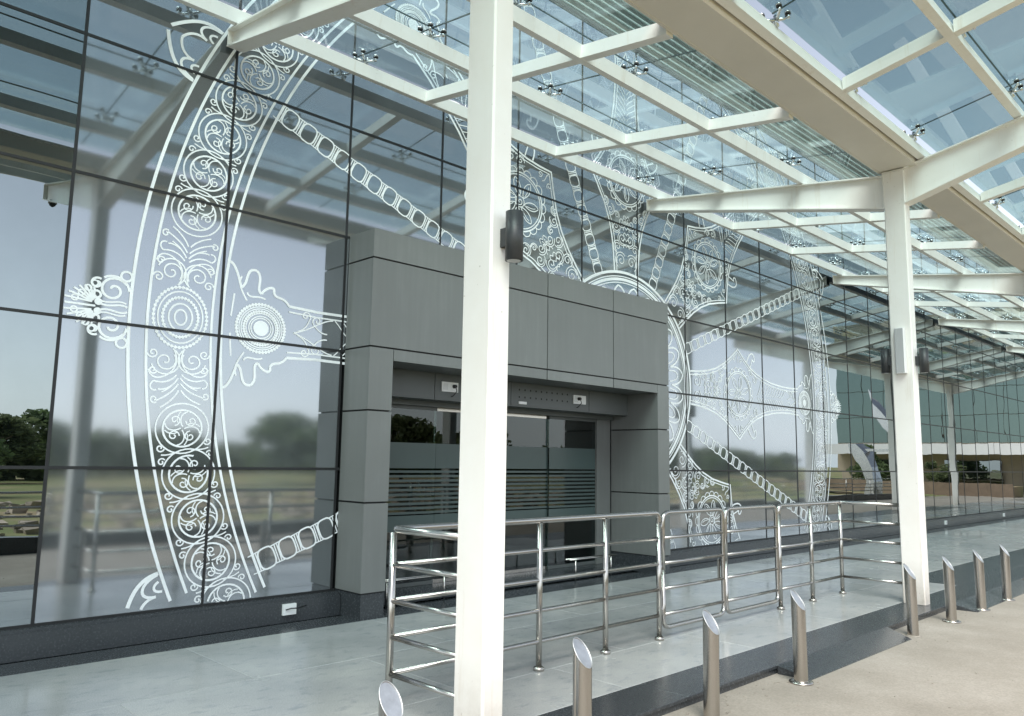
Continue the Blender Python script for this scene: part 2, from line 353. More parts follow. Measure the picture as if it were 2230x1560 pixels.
# ------------------------------------------------------------------ glass facade
fac = empty('glass_facade', (8, YF, 0)); tag(fac, "long mirrored glass curtain wall with black joints behind the white canopy", "glass facade")
def fl(o):           # parent to the facade keeping world coordinates
    o.parent = fac; o.matrix_parent_inverse = fac.matrix_basis.inverted(); return o
XM = [1.802,3.136,4.459,5.745,7.03,8.335,9.65,10.945,12.23,13.5,14.79,16.06]
while XM[-1] < 40: XM.append(XM[-1]+1.29)
while XM[0] > -4: XM.insert(0, XM[0]-1.3)
ZM = [.232,1.445,2.67,3.905,5.127,6.354,7.58,8.09]
me_f = MB().box(-.5,.5,0,.02,-.5,.5).mesh('glass_pane', FILM); me_u = MB().box(-.5,.5,0,.02,-.5,.5).mesh('glass_pane', UPPER); me_m = MB().box(-.5,.5,0,.02,-.5,.5).mesh('glass_pane', MIRROR)
for i in range(len(XM)-1):
    for j in range(len(ZM)-1):
        x0, x1, z0, z1 = XM[i], XM[i+1], ZM[j], ZM[j+1]
        if x0 > 4.4 and x1 < 9.7 and z1 < 2.8: continue      # the doorway
        film = 1.7 < x0 < 15.9
        o = link('glass_pane', me_u if z0 > 6 else me_f if film else me_m, None, ((x0+x1)/2, YF, (z0+z1)/2))
        o.scale = (x1-x0-.022, 1, z1-z0-.022)
        o.rotation_euler = (R(random.gauss(0, .08)), 0, R(random.gauss(0, .09)))
        fl(o)
for x in XM:
    z0 = 3.9 if 4.6 < x < 9.7 else .2
    fl(MB().box(x-.0125, x+.0125, YF-.006, YF+.05, z0, 8.09).build('vertical_joint', BLACK))
for z in ZM:
    segs = [(XM[0], 4.5), (9.77, XM[-1])] if z < 3.9 else [(XM[0], XM[-1])]
    for a, b in segs: fl(MB().box(a, b, YF-.0075, YF+.05, z-.0125, z+.0125).build('horizontal_joint', BLACK))
fl(MB().box(XM[0], 4.5, YF+.06, YF+.09, .2, 8.1).box(9.77, XM[-1], YF+.06, YF+.09, .2, 8.1).box(4.5, 9.77, YF+.06, YF+.09, 3.9, 8.1).build('backing', CORE))
fl(MB().box(XM[0], 4.5, 6.985, YF+.05, 0, .2).box(XM[0], 4.5, 7.02, YF+.05, .2, .222).build('plinth', DGRAN))
fl(MB().box(9.77, XM[-1], 6.985, YF+.05, 0, .2).box(9.77, XM[-1], 7.02, YF+.05, .2, .222).build('plinth', DGRAN))
# louvred band and parapet above the glass
nl = 14; lz = 8.10
lm = MB().quadprism_x([(7.02, 0), (7.03, -.008), (7.15, .085), (7.15, .105), (7.13, .105), (7.02, .015)], -6, 42).mesh('louvre_slat', LOUV)
for k in range(nl): fl(link('louvre_slat', lm, None, (0, 0, lz+.125*k)))
fl(MB().box(-6, 42, 7.14, 7.5, 8.1, 9.85).build('louvre_backing', simple("grey_green_backing", (.40, .45, .43), .6)))
fl(MB().box(-6, 42, 6.98, 7.5, 9.852, 9.98).build('parapet', LOUV))
fl(MB().box(-6, 42, 7.52, 16, 3.95, 9.9).box(-6, 4.2, 7.52, 16, 0, 3.95).box(10.1, 42, 7.52, 16, 0, 3.95).build('building_body', CLADD))

# ------------------------------------------------------------------ entrance portal
por = empty('entrance_portal', (7.135, 6.9, 0)); tag(por, "projecting grey clad entrance portal with glass sliding doors recessed under it", "entrance")
def pa(o, p=None):
    if p is None:
        o.parent = por; o.matrix_parent_inverse = por.matrix_basis.inverted()
    return o
PX0, PX1, PY, PT = 4.50, 9.77, 6.634, 3.92
J = .009
pa(MB().box(4.52, 4.77, 6.655, 7.48, .0, 2.58).box(9.51, 9.75, 6.655, 7.48, 0, 2.58).box(4.52, 9.75, 6.655, 7.48, 2.58, 3.90).build('portal_core', CORE))
cuts = [PX0, 5.81, 7.135, 8.46, PX1]
for (z0, z1) in ((3.615, PT), (2.69, 3.615)):
    for a, b in zip(cuts[:-1], cuts[1:]):
        a2 = a if a == PX0 else a+J; b2 = b if b == PX1 else b-J
        pa(MB().box(a2, b2, PY, 6.655, z0+J, z1-(0 if z1 == PT else J)).build('cladding_panel', CLAD))
lc = [4.79, 5.81, 7.135, 8.46, 9.49]
for a, b in zip(lc[:-1], lc[1:]):
    pa(MB().box(a+J, b-J, PY, 6.66, 2.565, 2.69-J).build('cladding_panel', CLAD))
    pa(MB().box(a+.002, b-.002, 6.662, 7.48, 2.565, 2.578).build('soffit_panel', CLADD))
zc = [.24, 1.12, 2.04, 2.69]
for a, b in zip(zc[:-1], zc[1:]):
    for x0, x1 in ((4.50, 4.79), (9.49, 9.77)):
        pa(MB().box(x0, x1, PY, 6.655, a+J, b-J).build('cladding_panel', CLAD))
    for x0, x1, yy in ((4.50, 4.52, 7.09), (4.77, 4.79, 7.49), (9.49, 9.51, 7.49), (9.75, 9.77, 7.09)):
        pa(MB().box(x0, x1, 6.657, yy, a+J, b-J).build('cladding_panel', CLAD))
for (z0, z1) in ((3.615, PT), (2.69, 3.615)):
    for x0, x1 in ((4.50, 4.52), (9.75, 9.77)):
        pa(MB().box(x0, x1, 6.657, 7.09, z0+J, z1-(0 if z1 == PT else J)).build('cladding_panel', CLAD))
pa(MB().box(PX0+.002, PX1-.002, PY+.002, 7.09, PT-.018, PT-.002).build('roof_panel', CLAD))
for x0, x1 in ((4.51, 4.785), (9.495, 9.76)):
    pa(MB().box(x0, x1, 6.645, 7.49, 0, .235).build('portal_plinth', DGRAN))
# header box over the doors
for a, b in ((4.80, 5.78), (5.79, 7.03), (7.04, 8.58), (8.59, 9.48)):
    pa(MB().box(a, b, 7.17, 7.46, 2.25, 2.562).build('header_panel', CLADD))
hm = MB()
for k in range(10):
    for zz in (2.375, 2.47):
        x = 7.185+.104*k; q = [(x+.014*math.cos(t*math.pi/4), zz+.014*math.sin(t*math.pi/4)) for t in range(8)]
        i = len(hm.v); hm.v += [(a, 7.1685, b) for a, b in q]; hm.f.append(tuple(i+t for t in range(8))); hm.sm.append(False)
pa(hm.build('vent_hole', CORE))
pa(MB().box(7.17, 7.31, 7.155, 7.169, 2.285, 2.318).build('sensor', PLAST))
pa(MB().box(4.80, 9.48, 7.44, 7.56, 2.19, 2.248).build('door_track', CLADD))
# piers, sill and doors
for x0, x1 in ((4.80, 5.11), (9.165, 9.48)): pa(MB().box(x0, x1, 7.50, 7.60, .0, 2.19).build('side_pier', CLAD))
pa(MB().box(4.80, 9.48, 7.1, 7.62, 0, .085).build('door_sill', DGRAN))
def frost_band(x0, x1, parent, y):
    zs = [(1.45, 1.75), (.72, .90)] + [(.915+.0535*k, .915+.0535*k+.028) for k in range(10)]
    mb = MB()
    for a, b in zs: mb.box(x0, x1, y-.003, y-.001, a, b)
    o = mb.build('frosted_band', FROST); o.parent = parent; o.matrix_parent_inverse = parent.matrix_basis.inverted(); return o
for nm, x0, x1, y in (('glass_sidelight', 5.115, 6.12, 7.53), ('sliding_door', 6.10, 7.13, 7.56), ('sliding_door', 7.14, 8.17, 7.56), ('glass_sidelight', 8.145, 9.16, 7.53)):
    d = MB().box(x0, x1, y, y+.012, .09, 2.19).build(nm, DOORGLASS); pa(d)
    frost_band(x0+.006, x1-.006, d, y)
    fr = MB().box(x0, x1, y-.008, y+.02, .088, .13).box(x0, x1, y-.008, y+.02, 2.15, 2.188)
    if nm == 'sliding_door': fr.box(x0, x0+.012, y-.004, y+.016, .131, 2.149).box(x1-.012, x1, y-.004, y+.016, .131, 2.149)
    o = fr.build('door_frame', SSBR if nm == 'sliding_door' else CLADD); o.parent = d
# lobby behind the doors
lob = empty('lobby'); lob['kind'] = 'structure'
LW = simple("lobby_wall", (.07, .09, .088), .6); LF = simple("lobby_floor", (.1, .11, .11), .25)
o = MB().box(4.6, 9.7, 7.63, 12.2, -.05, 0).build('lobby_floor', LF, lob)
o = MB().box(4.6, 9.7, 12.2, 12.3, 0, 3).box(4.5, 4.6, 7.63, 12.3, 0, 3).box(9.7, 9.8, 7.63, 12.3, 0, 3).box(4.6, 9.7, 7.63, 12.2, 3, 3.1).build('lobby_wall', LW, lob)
ct = empty('reception_counter', (8.2, 10.2, 0)); tag(ct, "white topped counter inside the lobby behind the sliding doors", "counter")
MB().box(-1.1, 1.1, -.3, .3, 0, .98).build('counter_body', CLADD, ct); MB().box(-1.15, 1.15, -.34, .34, .982, 1.03).build('counter_top', PLAST, ct)
for (dx, hh, nm, lb) in ((-.62, .20, 'hand_gel_bottle', 'taller pale pump bottle on the lobby counter'), (-.44, .17, 'hand_gel_bottle', 'shorter pale pump bottle on the lobby counter')):
    b = empty(nm, (8.2+dx, 9.95, 1.031)); tag(b, lb, 'bottle')
    MB().tube([(0,0,0),(0,0,hh*.7),(0,0,hh*.82),(0,0,hh*.9)], [.042,.042,.02,.016], 14).build('bottle_body', PLAST, b)
    MB().tube([(0,0,hh*.9),(0,0,hh),(-.045,0,hh*1.0)], .009, 8).build('pump', PLAST, b)
rb = empty('gift_bag', (8.2+.55, 9.95, 1.031)); tag(rb, 'small red paper bag standing on the lobby counter', 'bag')
RED = simple("red_paper", (.5, .02, .03), .5)
MB().quadprism_x([(-.04,0),(.04,0),(.03,.16),(-.03,.16)], -.07, .07).build('bag_body', RED, rb); MB().tube([(-.03,0,.16),(-.02,0,.21),(.02,0,.21),(.03,0,.16)], .004, 6).build('bag_handle', RED, rb)

def socket(x0, x1, z0, z1, y, plugx, label):
    s = empty('power_socket', ((x0+x1)/2, y, (z0+z1)/2)); tag(s, label, 'socket', 'sockets on the door header')
    a, b = (x1-x0)/2, (z1-z0)/2
    MB().box(-a, a, -.018, -.001, -b, b).build('face_plate', PLAST, s)
    MB().box(-a+.02, -a+.09, -.021, -.0185, -b+.02, b-.02).build('switch', simple("off_white", (.62, .63, .63), .3), s)
    p = MB().tube([(plugx,-.02,.01),(plugx,-.06,.01)], [.024,.02], 10).build('plug', PLUG, s)
    MB().tube([(plugx,-.055,.0),(plugx+.004,-.07,-.05),(plugx-.012,-.03,-.10),(plugx-.03,-.01,-.115)], .006, 6).build('plug_cord', PLUG, p)
socket(5.88, 6.13, 2.355, 2.47, 7.169, .055, 'white power socket with black plug on the header left of the nearest column')
socket(8.235, 8.495, 2.355, 2.475, 7.169, -.03, 'white power socket with black plug beside the perforated vent panel')

def guard(x0, x1, label):
    gdr = empty('guard_rail', ((x0+x1)/2, 7.05, .0)); tag(gdr, label, 'guard rail', 'low guard rails before the door sidelights')
    h = (x1-x0)/2
    for yy in (-.04, .03): MB().tube([(-h,yy,.27),(h,yy,.27)], .011, 8).build('rail', STEEL, gdr)
    for s in (-.75, .75): MB().tube([(s*h,-.04,0),(s*h,-.04,.259)], .012, 8).build('leg', STEEL, gdr)
guard(4.95, 6.0, 'low steel guard rail before the sidelight left of the nearest column')
guard(8.0, 9.0, 'low steel guard rail before the sidelight right of the sliding doors')

# ------------------------------------------------------------------ wheel mural, printed on the glass
WX, WZ, SX = 9.368, 2.793, 1.0645
class Ink:
    def __init__(s): s.v = []; s.f = []; s.d = 0
    def line(s, pts, w, closed=False):
        w *= .8
        P = [Vector((p[0], p[1])) for p in pts]
        if not closed:
            Q = [P[0]]
            for p in P[1:]:
                if (p-Q[-1]).length > 1e-5: Q.append(p)
            P = Q
        n = len(P)
        if n < 2: return
        i0 = len(s.v)
        for k in range(n):
            a = P[k-1] if (k > 0 or closed) else P[k]; b = P[(k+1) % n] if (k < n-1 or closed) else P[k]
            t = b-a
            if t.length < 1e-7: t = Vector((1, 0))
            t.normalize(); nn = Vector((-t.y, t.x))
            mi = 1.0
            if (k > 0 and k < n-1) or closed:
                t1 = (P[k]-P[k-1]); t1 = t1.normalized() if t1.length > 1e-7 else t
                mi = 1/max(.5, nn.dot(Vector((-t1.y, t1.x))))
            e = nn*w*.5*mi
            s.v.append((*(P[k]+e), s.d)); s.v.append((*(P[k]-e), s.d))
        s.d += 1
        for k in range(n if closed else n-1):
            a = i0+2*k; b = i0+2*((k+1) % n); s.f.append((a, b, b+1, a+1))
    def disc(s, c, rr, n=24):
        s.d += 1; i = len(s.v); s.v += [(c[0]+rr*math.cos(2*math.pi*k/n), c[1]+rr*math.sin(2*math.pi*k/n), s.d) for k in range(n)]; s.f.append(tuple(range(i, i+n)))
    def circle(s, c, rr, w, rz=None, n=36, bead=0):
        rz = rz or rr
        s.line([(c[0]+rr*math.cos(2*math.pi*k/n), c[1]+rz*math.sin(2*math.pi*k/n)) for k in range(n)], w, True)
        if bead:
            for k in range(bead):
                a = 2*math.pi*k/bead; s.disc((c[0]+rr*math.cos(a), c[1]+rz*math.sin(a)), w*.95, 6)
    def spiral(s, c, r0_, a0, turns, w, r1=.12, n=None):
        n = n or int(16*abs(turns))+4
        s.line([(c[0]+(r0_*(1-t)+r0_*r1*t)*math.cos(a0+2*math.pi*turns*t), c[1]+(r0_*(1-t)+r0_*r1*t)*math.sin(a0+2*math.pi*turns*t)) for t in [k/n for k in range(n+1)]], w)
    def bez(s, p0, p1, p2, p3, w, n=12):
        s.line([tuple((1-t)**3*p0[i]+3*(1-t)**2*t*p1[i]+3*(1-t)*t*t*p2[i]+t**3*p3[i] for i in (0, 1)) for t in [k/n for k in range(n+1)]], w)
    def curl(s, p, q, side, w, tight=.3):
        # a stem from p to q ending in a spiral, bending to one side
        d = Vector(q)-Vector(p); L = d.length; nn = Vector((-d.y, d.x)).normalized()*side
        rr = L*tight; c = Vector(q)-nn*rr*0 + nn*rr
        a0 = math.atan2(q[1]-c.y, q[0]-c.x)
        m1 = Vector(p)+d*.35-nn*L*.22; m2 = Vector(p)+d*.75-nn*L*.12
        s.bez(p, m1, m2, q, w)
        s.spiral(c, rr, a0, 1.25*side, w, .1)
    def leaf(s, p, q, bulge, w):
        d = Vector(q)-Vector(p); nn = Vector((-d.y, d.x))*bulge
        s.bez(p, Vector(p)+d*.3+nn, Vector(p)+d*.8+nn, q, w, 10); s.bez(p, Vector(p)+d*.3-nn, Vector(p)+d*.8-nn, q, w, 10)
    def mapped(s, fn):
        o = Ink(); o.v = [(*fn(p), p[2]) for p in s.v]; o.f = list(s.f); o.d = s.d; return o
    def add(s, o):
        i = len(s.v); s.v += [(p[0], p[1], p[2]+s.d) for p in o.v]; s.f += [tuple(i+k for k in q) for q in o.f]; s.d += o.d+1
    def build(s, name, parent):
        keep = [q for q in s.f if max(s.v[k][1] for k in q) + WZ < 8.07 and min(s.v[k][1] for k in q) + WZ > .235
                and not all(4.52 < WX+SX*s.v[k][0] < 9.75 and s.v[k][1]+WZ < 3.9 for k in q)]
        if not keep: return None
        base = len(bpy.data.meshes)
        used = sorted({k for q in keep for k in q}); ix = {k: i for i, k in enumerate(used)}
        V = [(WX+SX*s.v[k][0], YF-.0022-((s.v[k][2]*31 + base*17) % 401)*6e-6, WZ+s.v[k][1]) for k in used]
        return mesh_obj(name, V, [tuple(ix[k] for k in q) for q in keep], PRINT, parent)
def rot2(a): 
    c_, s_ = math.cos(a), math.sin(a)
    return lambda p: (p[0]*c_-p[1]*s_, p[0]*s_+p[1]*c_)
mural = empty('wheel_mural'); tag(mural, "giant white line-drawn ornamental wheel printed across the facade glass", "mural")
DW = .0165                      # detail line
# rim
rim = Ink()
rimo = empty('rim'); rimo.parent = mural
for rr, ww in ((6.61, .034), (6.47, .030), (5.93, .028), (5.84, .032)):
    for h0 in (90, 270):
        q = Ink(); q.line([(rr*math.cos(R(h0+180*k/130)), rr*math.sin(R(h0+180*k/130))) for k in range(131)], ww); q.build('rim_line', rimo)
RM = 6.2
def bend(th): return lambda p: ((RM+p[1])*math.cos(th+p[0]/RM), (RM+p[1])*math.sin(th+p[0]/RM))
def roundel(k, s0):
    q = Ink(); rg = random.Random(k*13+5)
    q.circle((s0, 0), .222, DW, None, 36); q.circle((s0, 0), .163, DW*1.25, None, 32)
    a = rg.uniform(0, 6.28); d = 1 if k % 2 else -1; na = 4
    P = lambda rr, an: (s0+rr*math.cos(an), rr*math.sin(an))
    for j in range(na):
        b = a + j*2*math.pi/na
        q.spiral(P(.098, b), .05, b+2.4*d, 1.2*d, DW*.85, .15, 14)
        q.bez(P(.155, b+.55*d), P(.14, b+1.0*d), P(.07, b+1.3*d), P(.015, b+.6*d), DW*.85, 8)
        q.bez(P(.15, b+.95*d), P(.125, b+1.25*d), P(.085, b+1.5*d), P(.06, b+1.5*d), DW*.75, 6)
    return q
PITCH = .41; NR = 8; S_START = (RM*math.pi/4 - PITCH*NR)/2
for o8 in range(8):
    th = math.pi/4*o8; q = Ink()
    # medallion
    for sx_, sz_, ww, bd in ((.275, .225, DW, 44), (.235, .19, DW, 0), (.18, .15, DW, 34), (.125, .10, DW*1.2, 0), (.07, .05, DW*1.2, 0)):
        q.circle((0, 0), sx_, ww, sz_, 36, bd)
    # acanthus either side
    for sg in (1, -1):
        F = lambda p: (sg*p[0], p[1])
        a_ = Ink()
        for t in (1, -1):
            a_.spiral((.395, t*.115), .095, -t*2.2, t*1.45, DW, .12); a_.spiral((.395, t*.115), .125, -t*2.6, t*.62, DW, .92, 14)
            a_.spiral((.33, t*.215), .045, t*1.5, -t*1.3, DW, .2); a_.spiral((.475, t*.215), .035, -t*1.0, t*1.2, DW, .2)
            a_.bez((.30, t*.04), (.38, t*.0), (.48, t*.02), (.53, t*.12), DW)
            a_.bez((.53, t*.12), (.56, t*.2), (.53, t*.24), (.47, t*.25), DW)
            a_.bez((.52, t*.02), (.57, t*.06), (.60, t*.13), (.57, t*.21), DW); a_.bez((.57, t*.21), (.60, t*.26), (.66, t*.24), (.65, t*.19), DW, 8)
            a_.bez((.55, t*.01), (.62, t*.05), (.66, t*.12), (.64, t*.18), DW)
            a_.bez((.60, t*.01), (.66, t*.05), (.70, t*.10), (.74, t*.20), DW); a_.spiral((.725, t*.215), .034, -t*.6, t*1.1, DW, .25)
            a_.bez((.66, t*.01), (.70, t*.03), (.76, t*.08), (.80, t*.17), DW)
            a_.bez((.60, t*.05), (.64, t*.08), (.66, t*.13), (.67, t*.15), DW*.8, 6)
        q.add(a_.mapped(F))
    # interlaced vine
    for k in range(NR):
        s0 = S_START+PITCH*(k+.5); q.add(roundel(k+o8*8, s0))
        if k:
            sx_ = S_START+PITCH*k
            for t in (1, -1):
                q.spiral((sx_-.06, t*.20), .036, -t*1.2, t*1.1, DW*.9, .2, 12); q.spiral((sx_+.06, t*.205), .034, t*4.3, -t*1.1, DW*.9, .2, 12)
                q.bez((sx_, t*.05), (sx_-.01, t*.09), (sx_+.02, t*.12), (sx_, t*.2), DW*.9, 6)
    q.mapped(bend(th)).build('vine_ornament', rimo)
# finials (at the spokes) and lotus petals (between them), outside the rim
fin = Ink()
for t in (1, -1):
    fin.circle((6.655, t*.29), .042, .024, None, 18)
    fin.spiral((6.745, t*.155), .115, t*2.6, -t*1.35, .026, .2); fin.spiral((6.745, t*.155), .125, t*.9, t*.35, .024, .95, 10)
    fin.bez((6.63, t*.02), (6.70, t*.06), (6.76, -t*.01), (6.84, t*.03), .022); fin.bez((6.64, t*.05), (6.71, t*.08), (6.76, t*.03), (6.83, t*.05), .018)
    fin.spiral((6.865, t*.095), .05, -t*1.2, t*1.2, .024, .25); fin.disc((6.85, t*.04), .03, 14)
    fin.spiral((6.87, t*.195), .05, t*2.2, -t*1.1, .024, .3)
    for k in range(7):
        an = R(6+14*k)*t; L = .20-.017*k; p0 = (6.875+.02*math.cos(an), t*.03+.03*math.sin(an))
        fin.bez(p0, (p0[0]+L*.4*math.cos(an*.7), p0[1]+L*.4*math.sin(an*.7)), (p0[0]+L*.75*math.cos(an), p0[1]+L*.75*math.sin(an)), (p0[0]+L*math.cos(an*.9), p0[1]+L*math.sin(an*.9)), .02, 6)
    for k in range(4): fin.circle((7.02-.045*k, t*(.05+.048*k)), .024, .016, None, 12)
fin.line([(6.87, 0), (7.09, 0)], .022)
pet = Ink()
for t in (1, -1):
    pet.bez((6.62, t*.31), (6.78, t*.33), (6.88, t*.24), (7.0, t*.03), .04, 14)
    pet.bez((6.63, t*.30), (6.80, t*.29), (6.84, t*.16), (6.70, t*.13), .03, 12)
    pet.bez((6.70, t*.13), (6.80, t*.15), (6.86, t*.08), (6.88, 0), .03, 10)
    pet.bez((6.64, t*.24), (6.70, t*.23), (6.72, t*.17), (6.64, t*.15), .026, 8)
for k in range(8):
    fin.mapped(rot2(math.pi/4*k)).build('finial', mural)
    pet.mapped(rot2(math.pi/4*(k+.5))).build('lotus_petal', mural)
# bead chains
ch = Ink(); L0, L1, nb = 1.58, 5.84, 20; pitch = (L1-L0)/nb
for k in range(nb):
    a = L0+pitch*k; hw = .088+.014*(k/nb)
    c = (a+pitch*.5-.012, 0); rx, rz = pitch*.37, hw
    ch.line([(c[0]+rx*math.copysign(abs(math.cos(t))**.62, math.cos(t)), rz*math.copysign(abs(math.sin(t))**.62, math.sin(t))) for t in [2*math.pi*j/28 for j in range(28)]], .02, True)
    for e in (-.029, -.004): ch.line([(a+pitch+e, -hw*.85), (a+pitch+e, hw*.85)], .014)
    for t in (1, -1): ch.line([(c[0]+rx*.75, t*rz*.92), (a+pitch*1.22, t*rz*.86)], .014)
for k in range(8): ch.mapped(rot2(math.pi/4*(k+.5))).build('bead_chain', mural)
# spokes
def spoke(seed):
    q = Ink(); rg = random.Random(seed)
    prof = [(1.60,.27),(1.85,.29),(2.1,.325),(2.35,.39),(2.6,.50),(2.85,.66),(3.05,.80),(3.22,.66),(3.42,.52),(3.65,.41),(3.9,.335),(4.2,.28),(4.55,.25),(4.9,.245),(5.2,.26)]
    def wid(x):
        for (a, b), (c, d) in zip(prof[:-1], prof[1:]):
            if a <= x <= c: return b+(d-b)*(x-a)/(c-a)
        return .25
    for t in (1, -1):
        q.line([(a, t*b) for a, b in prof], .034); q.line([(a, t*(b-.055)) for a, b in prof], .02)
        # hooked curl beside the point of the diamond
        q.bez((3.34, t*.60), (3.42, t*.78), (3.56, t*.82), (3.60, t*.70), .032); q.bez((3.60, t*.70), (3.63, t*.62), (3.55, t*.60), (3.53, t*.67), .03, 8)
        q.bez((3.46, t*.52), (3.50, t*.60), (3.52, t*.64), (3.53, t*.67), .026, 6)
        # flame leaves by the rim
        q.bez((5.20, t*.26), (5.26, t*.36), (5.34, t*.30), (5.36, t*.37), .03); q.bez((5.36, t*.37), (5.34, t*.46), (5.46, t*.40), (5.48, t*.34), .03)
        q.bez((5.48, t*.34), (5.55, t*.36), (5.46, t*.50), (5.54, t*.56), .03); q.bez((5.54, t*.56), (5.66, t*.58), (5.60, t*.42), (5.68, t*.37), .03)
        q.bez((5.68, t*.37), (5.72, t*.52), (5.76, t*.62), (5.82, t*.60), .03); q.bez((5.62, t*.25), (5.66, t*.32), (5.72, t*.40), (5.68, t*.48), .02)
        q.bez((5.44, t*.29), (5.52, t*.33), (5.60, t*.26), (5.62, t*.33), .02); q.line([(5.76, t*.08), (5.74, t*.3)], .02)
        # feather strokes on the neck
        for k in range(11):
            x = 3.75+.085*k; hw = wid(x)-.065
            q.bez((x-.07, t*.02), (x, t*.05), (x+.02, t*hw*.6), (x+.10, t*hw), DW*.9, 7)
        q.curl((4.78, t*.03), (4.92, t*.10), t, DW, .35); q.curl((5.10, t*.02), (4.98, t*.15), -t, DW, .3)
        q.bez((4.72, t*.18), (4.85, t*.17), (4.95, t*.05), (5.14, 0), DW)
        # inner fan of scrolls toward the hub
        for k, (x, y, rr) in enumerate(((1.78,.12,.10),(1.98,.20,.075),(2.12,.09,.085),(2.28,.24,.075),(2.38,.11,.075),(2.52,.36,.07),(2.62,.47,.055),(2.46,.22,.05),(3.58,.30,.07),(3.45,.40,.055))):
            q.spiral((x, t*y), rr, t*(2.2+.7*k), -t*1.4, DW, .15); q.spiral((x, t*y), rr*1.32, t*(2.6+.7*k), -t*.55, DW, .9, 10)
        for k in range(6):
            x = 2.0+.09*k; q.bez((x, 0), (x+.05, t*.03), (x+.06, t*.06), (x-.02, t*.07), DW*.9, 6)
        # corners of the diamond
        q.spiral((2.92, t*.62), .05, -t*1.5, t*1.2, DW, .2); q.spiral((3.14, t*.60), .045, -t*1.8, -t*1.2, DW, .2); q.bez((3.05, t*.56), (3.0, t*.62), (3.08, t*.66), (3.05, t*.74), DW, 8)
    # round medallion in the diamond
    c = (3.05, 0)
    q.circle(c, .40, .026); q.circle(c, .365, .018)
    for k in range(20):
        a = 2*math.pi*k/20; b = a+2*math.pi/20
        q.bez((c[0]+.405*math.cos(a), .405*math.sin(a)), (c[0]+.50*math.cos(a), .50*math.sin(a)), (c[0]+.50*math.cos(b), .50*math.sin(b)), (c[0]+.405*math.cos(b), .405*math.sin(b)), DW, 7)
    npet = 7
    for k in range(npet):
        a = 2*math.pi*k/npet+rg.random()*.3
        q.leaf((c[0]+.08*math.cos(a), .08*math.sin(a)), (c[0]+.33*math.cos(a+.25), .33*math.sin(a+.25)), .28, DW)
        q.bez((c[0]+.12*math.cos(a), .12*math.sin(a)), (c[0]+.2*math.cos(a+.1), .2*math.sin(a+.1)), (c[0]+.24*math.cos(a+.1), .24*math.sin(a+.1)), (c[0]+.28*math.cos(a+.22), .28*math.sin(a+.22)), DW*.8, 6)
    q.circle(c, .075, DW); q.spiral(c, .06, 0, 1.3, DW, .2)
    # boss next to the rim
    b = (5.47, 0)
    q.disc(b, .075, 28)
    for rr, ww, bd in ((.098, .014, 0), (.118, .014, 0), (.145, .014, 0), (.165, .016, 40), (.19, .014, 0), (.21, .014, 0), (.235, .018, 48)): q.circle(b, rr, ww, None, 44, bd)
    return q
for k in range(8): spoke(k+3).mapped(rot2(math.pi/4*k)).build('spoke', mural)
hub = Ink()
for rr, ww in ((1.60, .05), (1.535, .02), (1.49, .055), (1.44, .018), (.95, .03), (.9, .02)): hub.circle((0, 0), rr, ww, None, 140)
for k in range(24):
    a = 2*math.pi*k/24; b = a+2*math.pi/24; mid = (a+b)/2
    P = lambda rr, an: (rr*math.cos(an), rr*math.sin(an))
    hub.bez(P(1.10, a), P(1.36, a+.02), P(1.38, mid-.03), P(1.40, mid), .034, 8); hub.bez(P(1.40, mid), P(1.38, mid+.03), P(1.36, b-.02), P(1.10, b), .034, 8)
    hub.bez(P(1.05, a+.05), P(1.24, a+.06), P(1.26, mid-.02), P(1.27, mid), .026, 8); hub.bez(P(1.27, mid), P(1.26, mid+.02), P(1.24, b-.06), P(1.05, b-.05), .026, 8)
hub.build('hub', mural)

# ------------------------------------------------------------------ canopy columns with their arms
WING = lambda y: 5.645+.147*(y-7.02)          # underside of the purlins, facade side
OUTW = lambda y: 5.226+.2*(3.04-y)            # underside of the purlins, road side
ctag = ["steel column second to the near side, seen only in the reflection", "outlying steel column mirrored at the far left of the glass",
        "thick white steel column closest to the camera, carrying a dark lamp", "white steel column with the long white speaker on it",
        "white steel column third along the canopy, only its arm and edge showing", "fourth white steel column, its arm far down the canopy",
        "fifth white steel column toward the far end of canopy", "last white steel column at the far end of canopy"]
ctag[0] = "white steel column two bays behind the camera, mirrored in the glass"; ctag[1] = "white steel column one bay behind the camera, mirrored in the glass"
for x, lb in zip(COLX, ctag):
    c = empty('canopy_column', (x, 3.362, 0)); tag(c, lb, 'column', 'white columns of the canopy')
    MB().bbox(-.08, .08, -.122, .123, 0.002, 5.14, .012).build('post', WHITE, c)
    MB().box(-.055, .055, -.1, .1, .0, .02).build('base_plate', WHITE, c)
    def ibeam(y0, t0, b0, y1, t1, b1, nm):
        tf, hw = .016, .085
        q = MB()
        q.quadprism_x([(y0,b0+tf),(y1,b1+tf),(y1,t1-tf),(y0,t0-tf)], -.03, .03)
        q.quadprism_x([(y0,t0-tf),(y1,t1-tf),(y1,t1),(y0,t0)], -hw, hw)
        q.quadprism_x([(y0,b0),(y1,b1),(y1,b1+tf),(y0,b0+tf)], -hw, hw)
        q.box(-hw+.004, hw-.004, y1-.012 if y1 > y0 else y1, y1 if y1 > y0 else y1+.012, b1+tf+.001, t1-tf-.001)
        q.build(nm, WHITE, c)
    Y0 = 3.362
    ibeam(.124, WING(3.486)-.002, 4.70, 7.03-Y0, WING(7.03)-.002, 5.462, 'beam_arm')
    ibeam(-.123, OUTW(3.239)-.012, 4.715, .88-Y0, OUTW(.88)-.012, 5.40, 'beam_arm')
    MB().box(-.086, .086, -.13, .13, 5.142, 5.158).build('cap_plate', WHITE, c)
    q = MB()
    for yy in (-.118, .112): q.box(-.0835, -.081, yy, yy+.012, 4.71, 5.14)
    q.build('stiffener', WHITE, c)

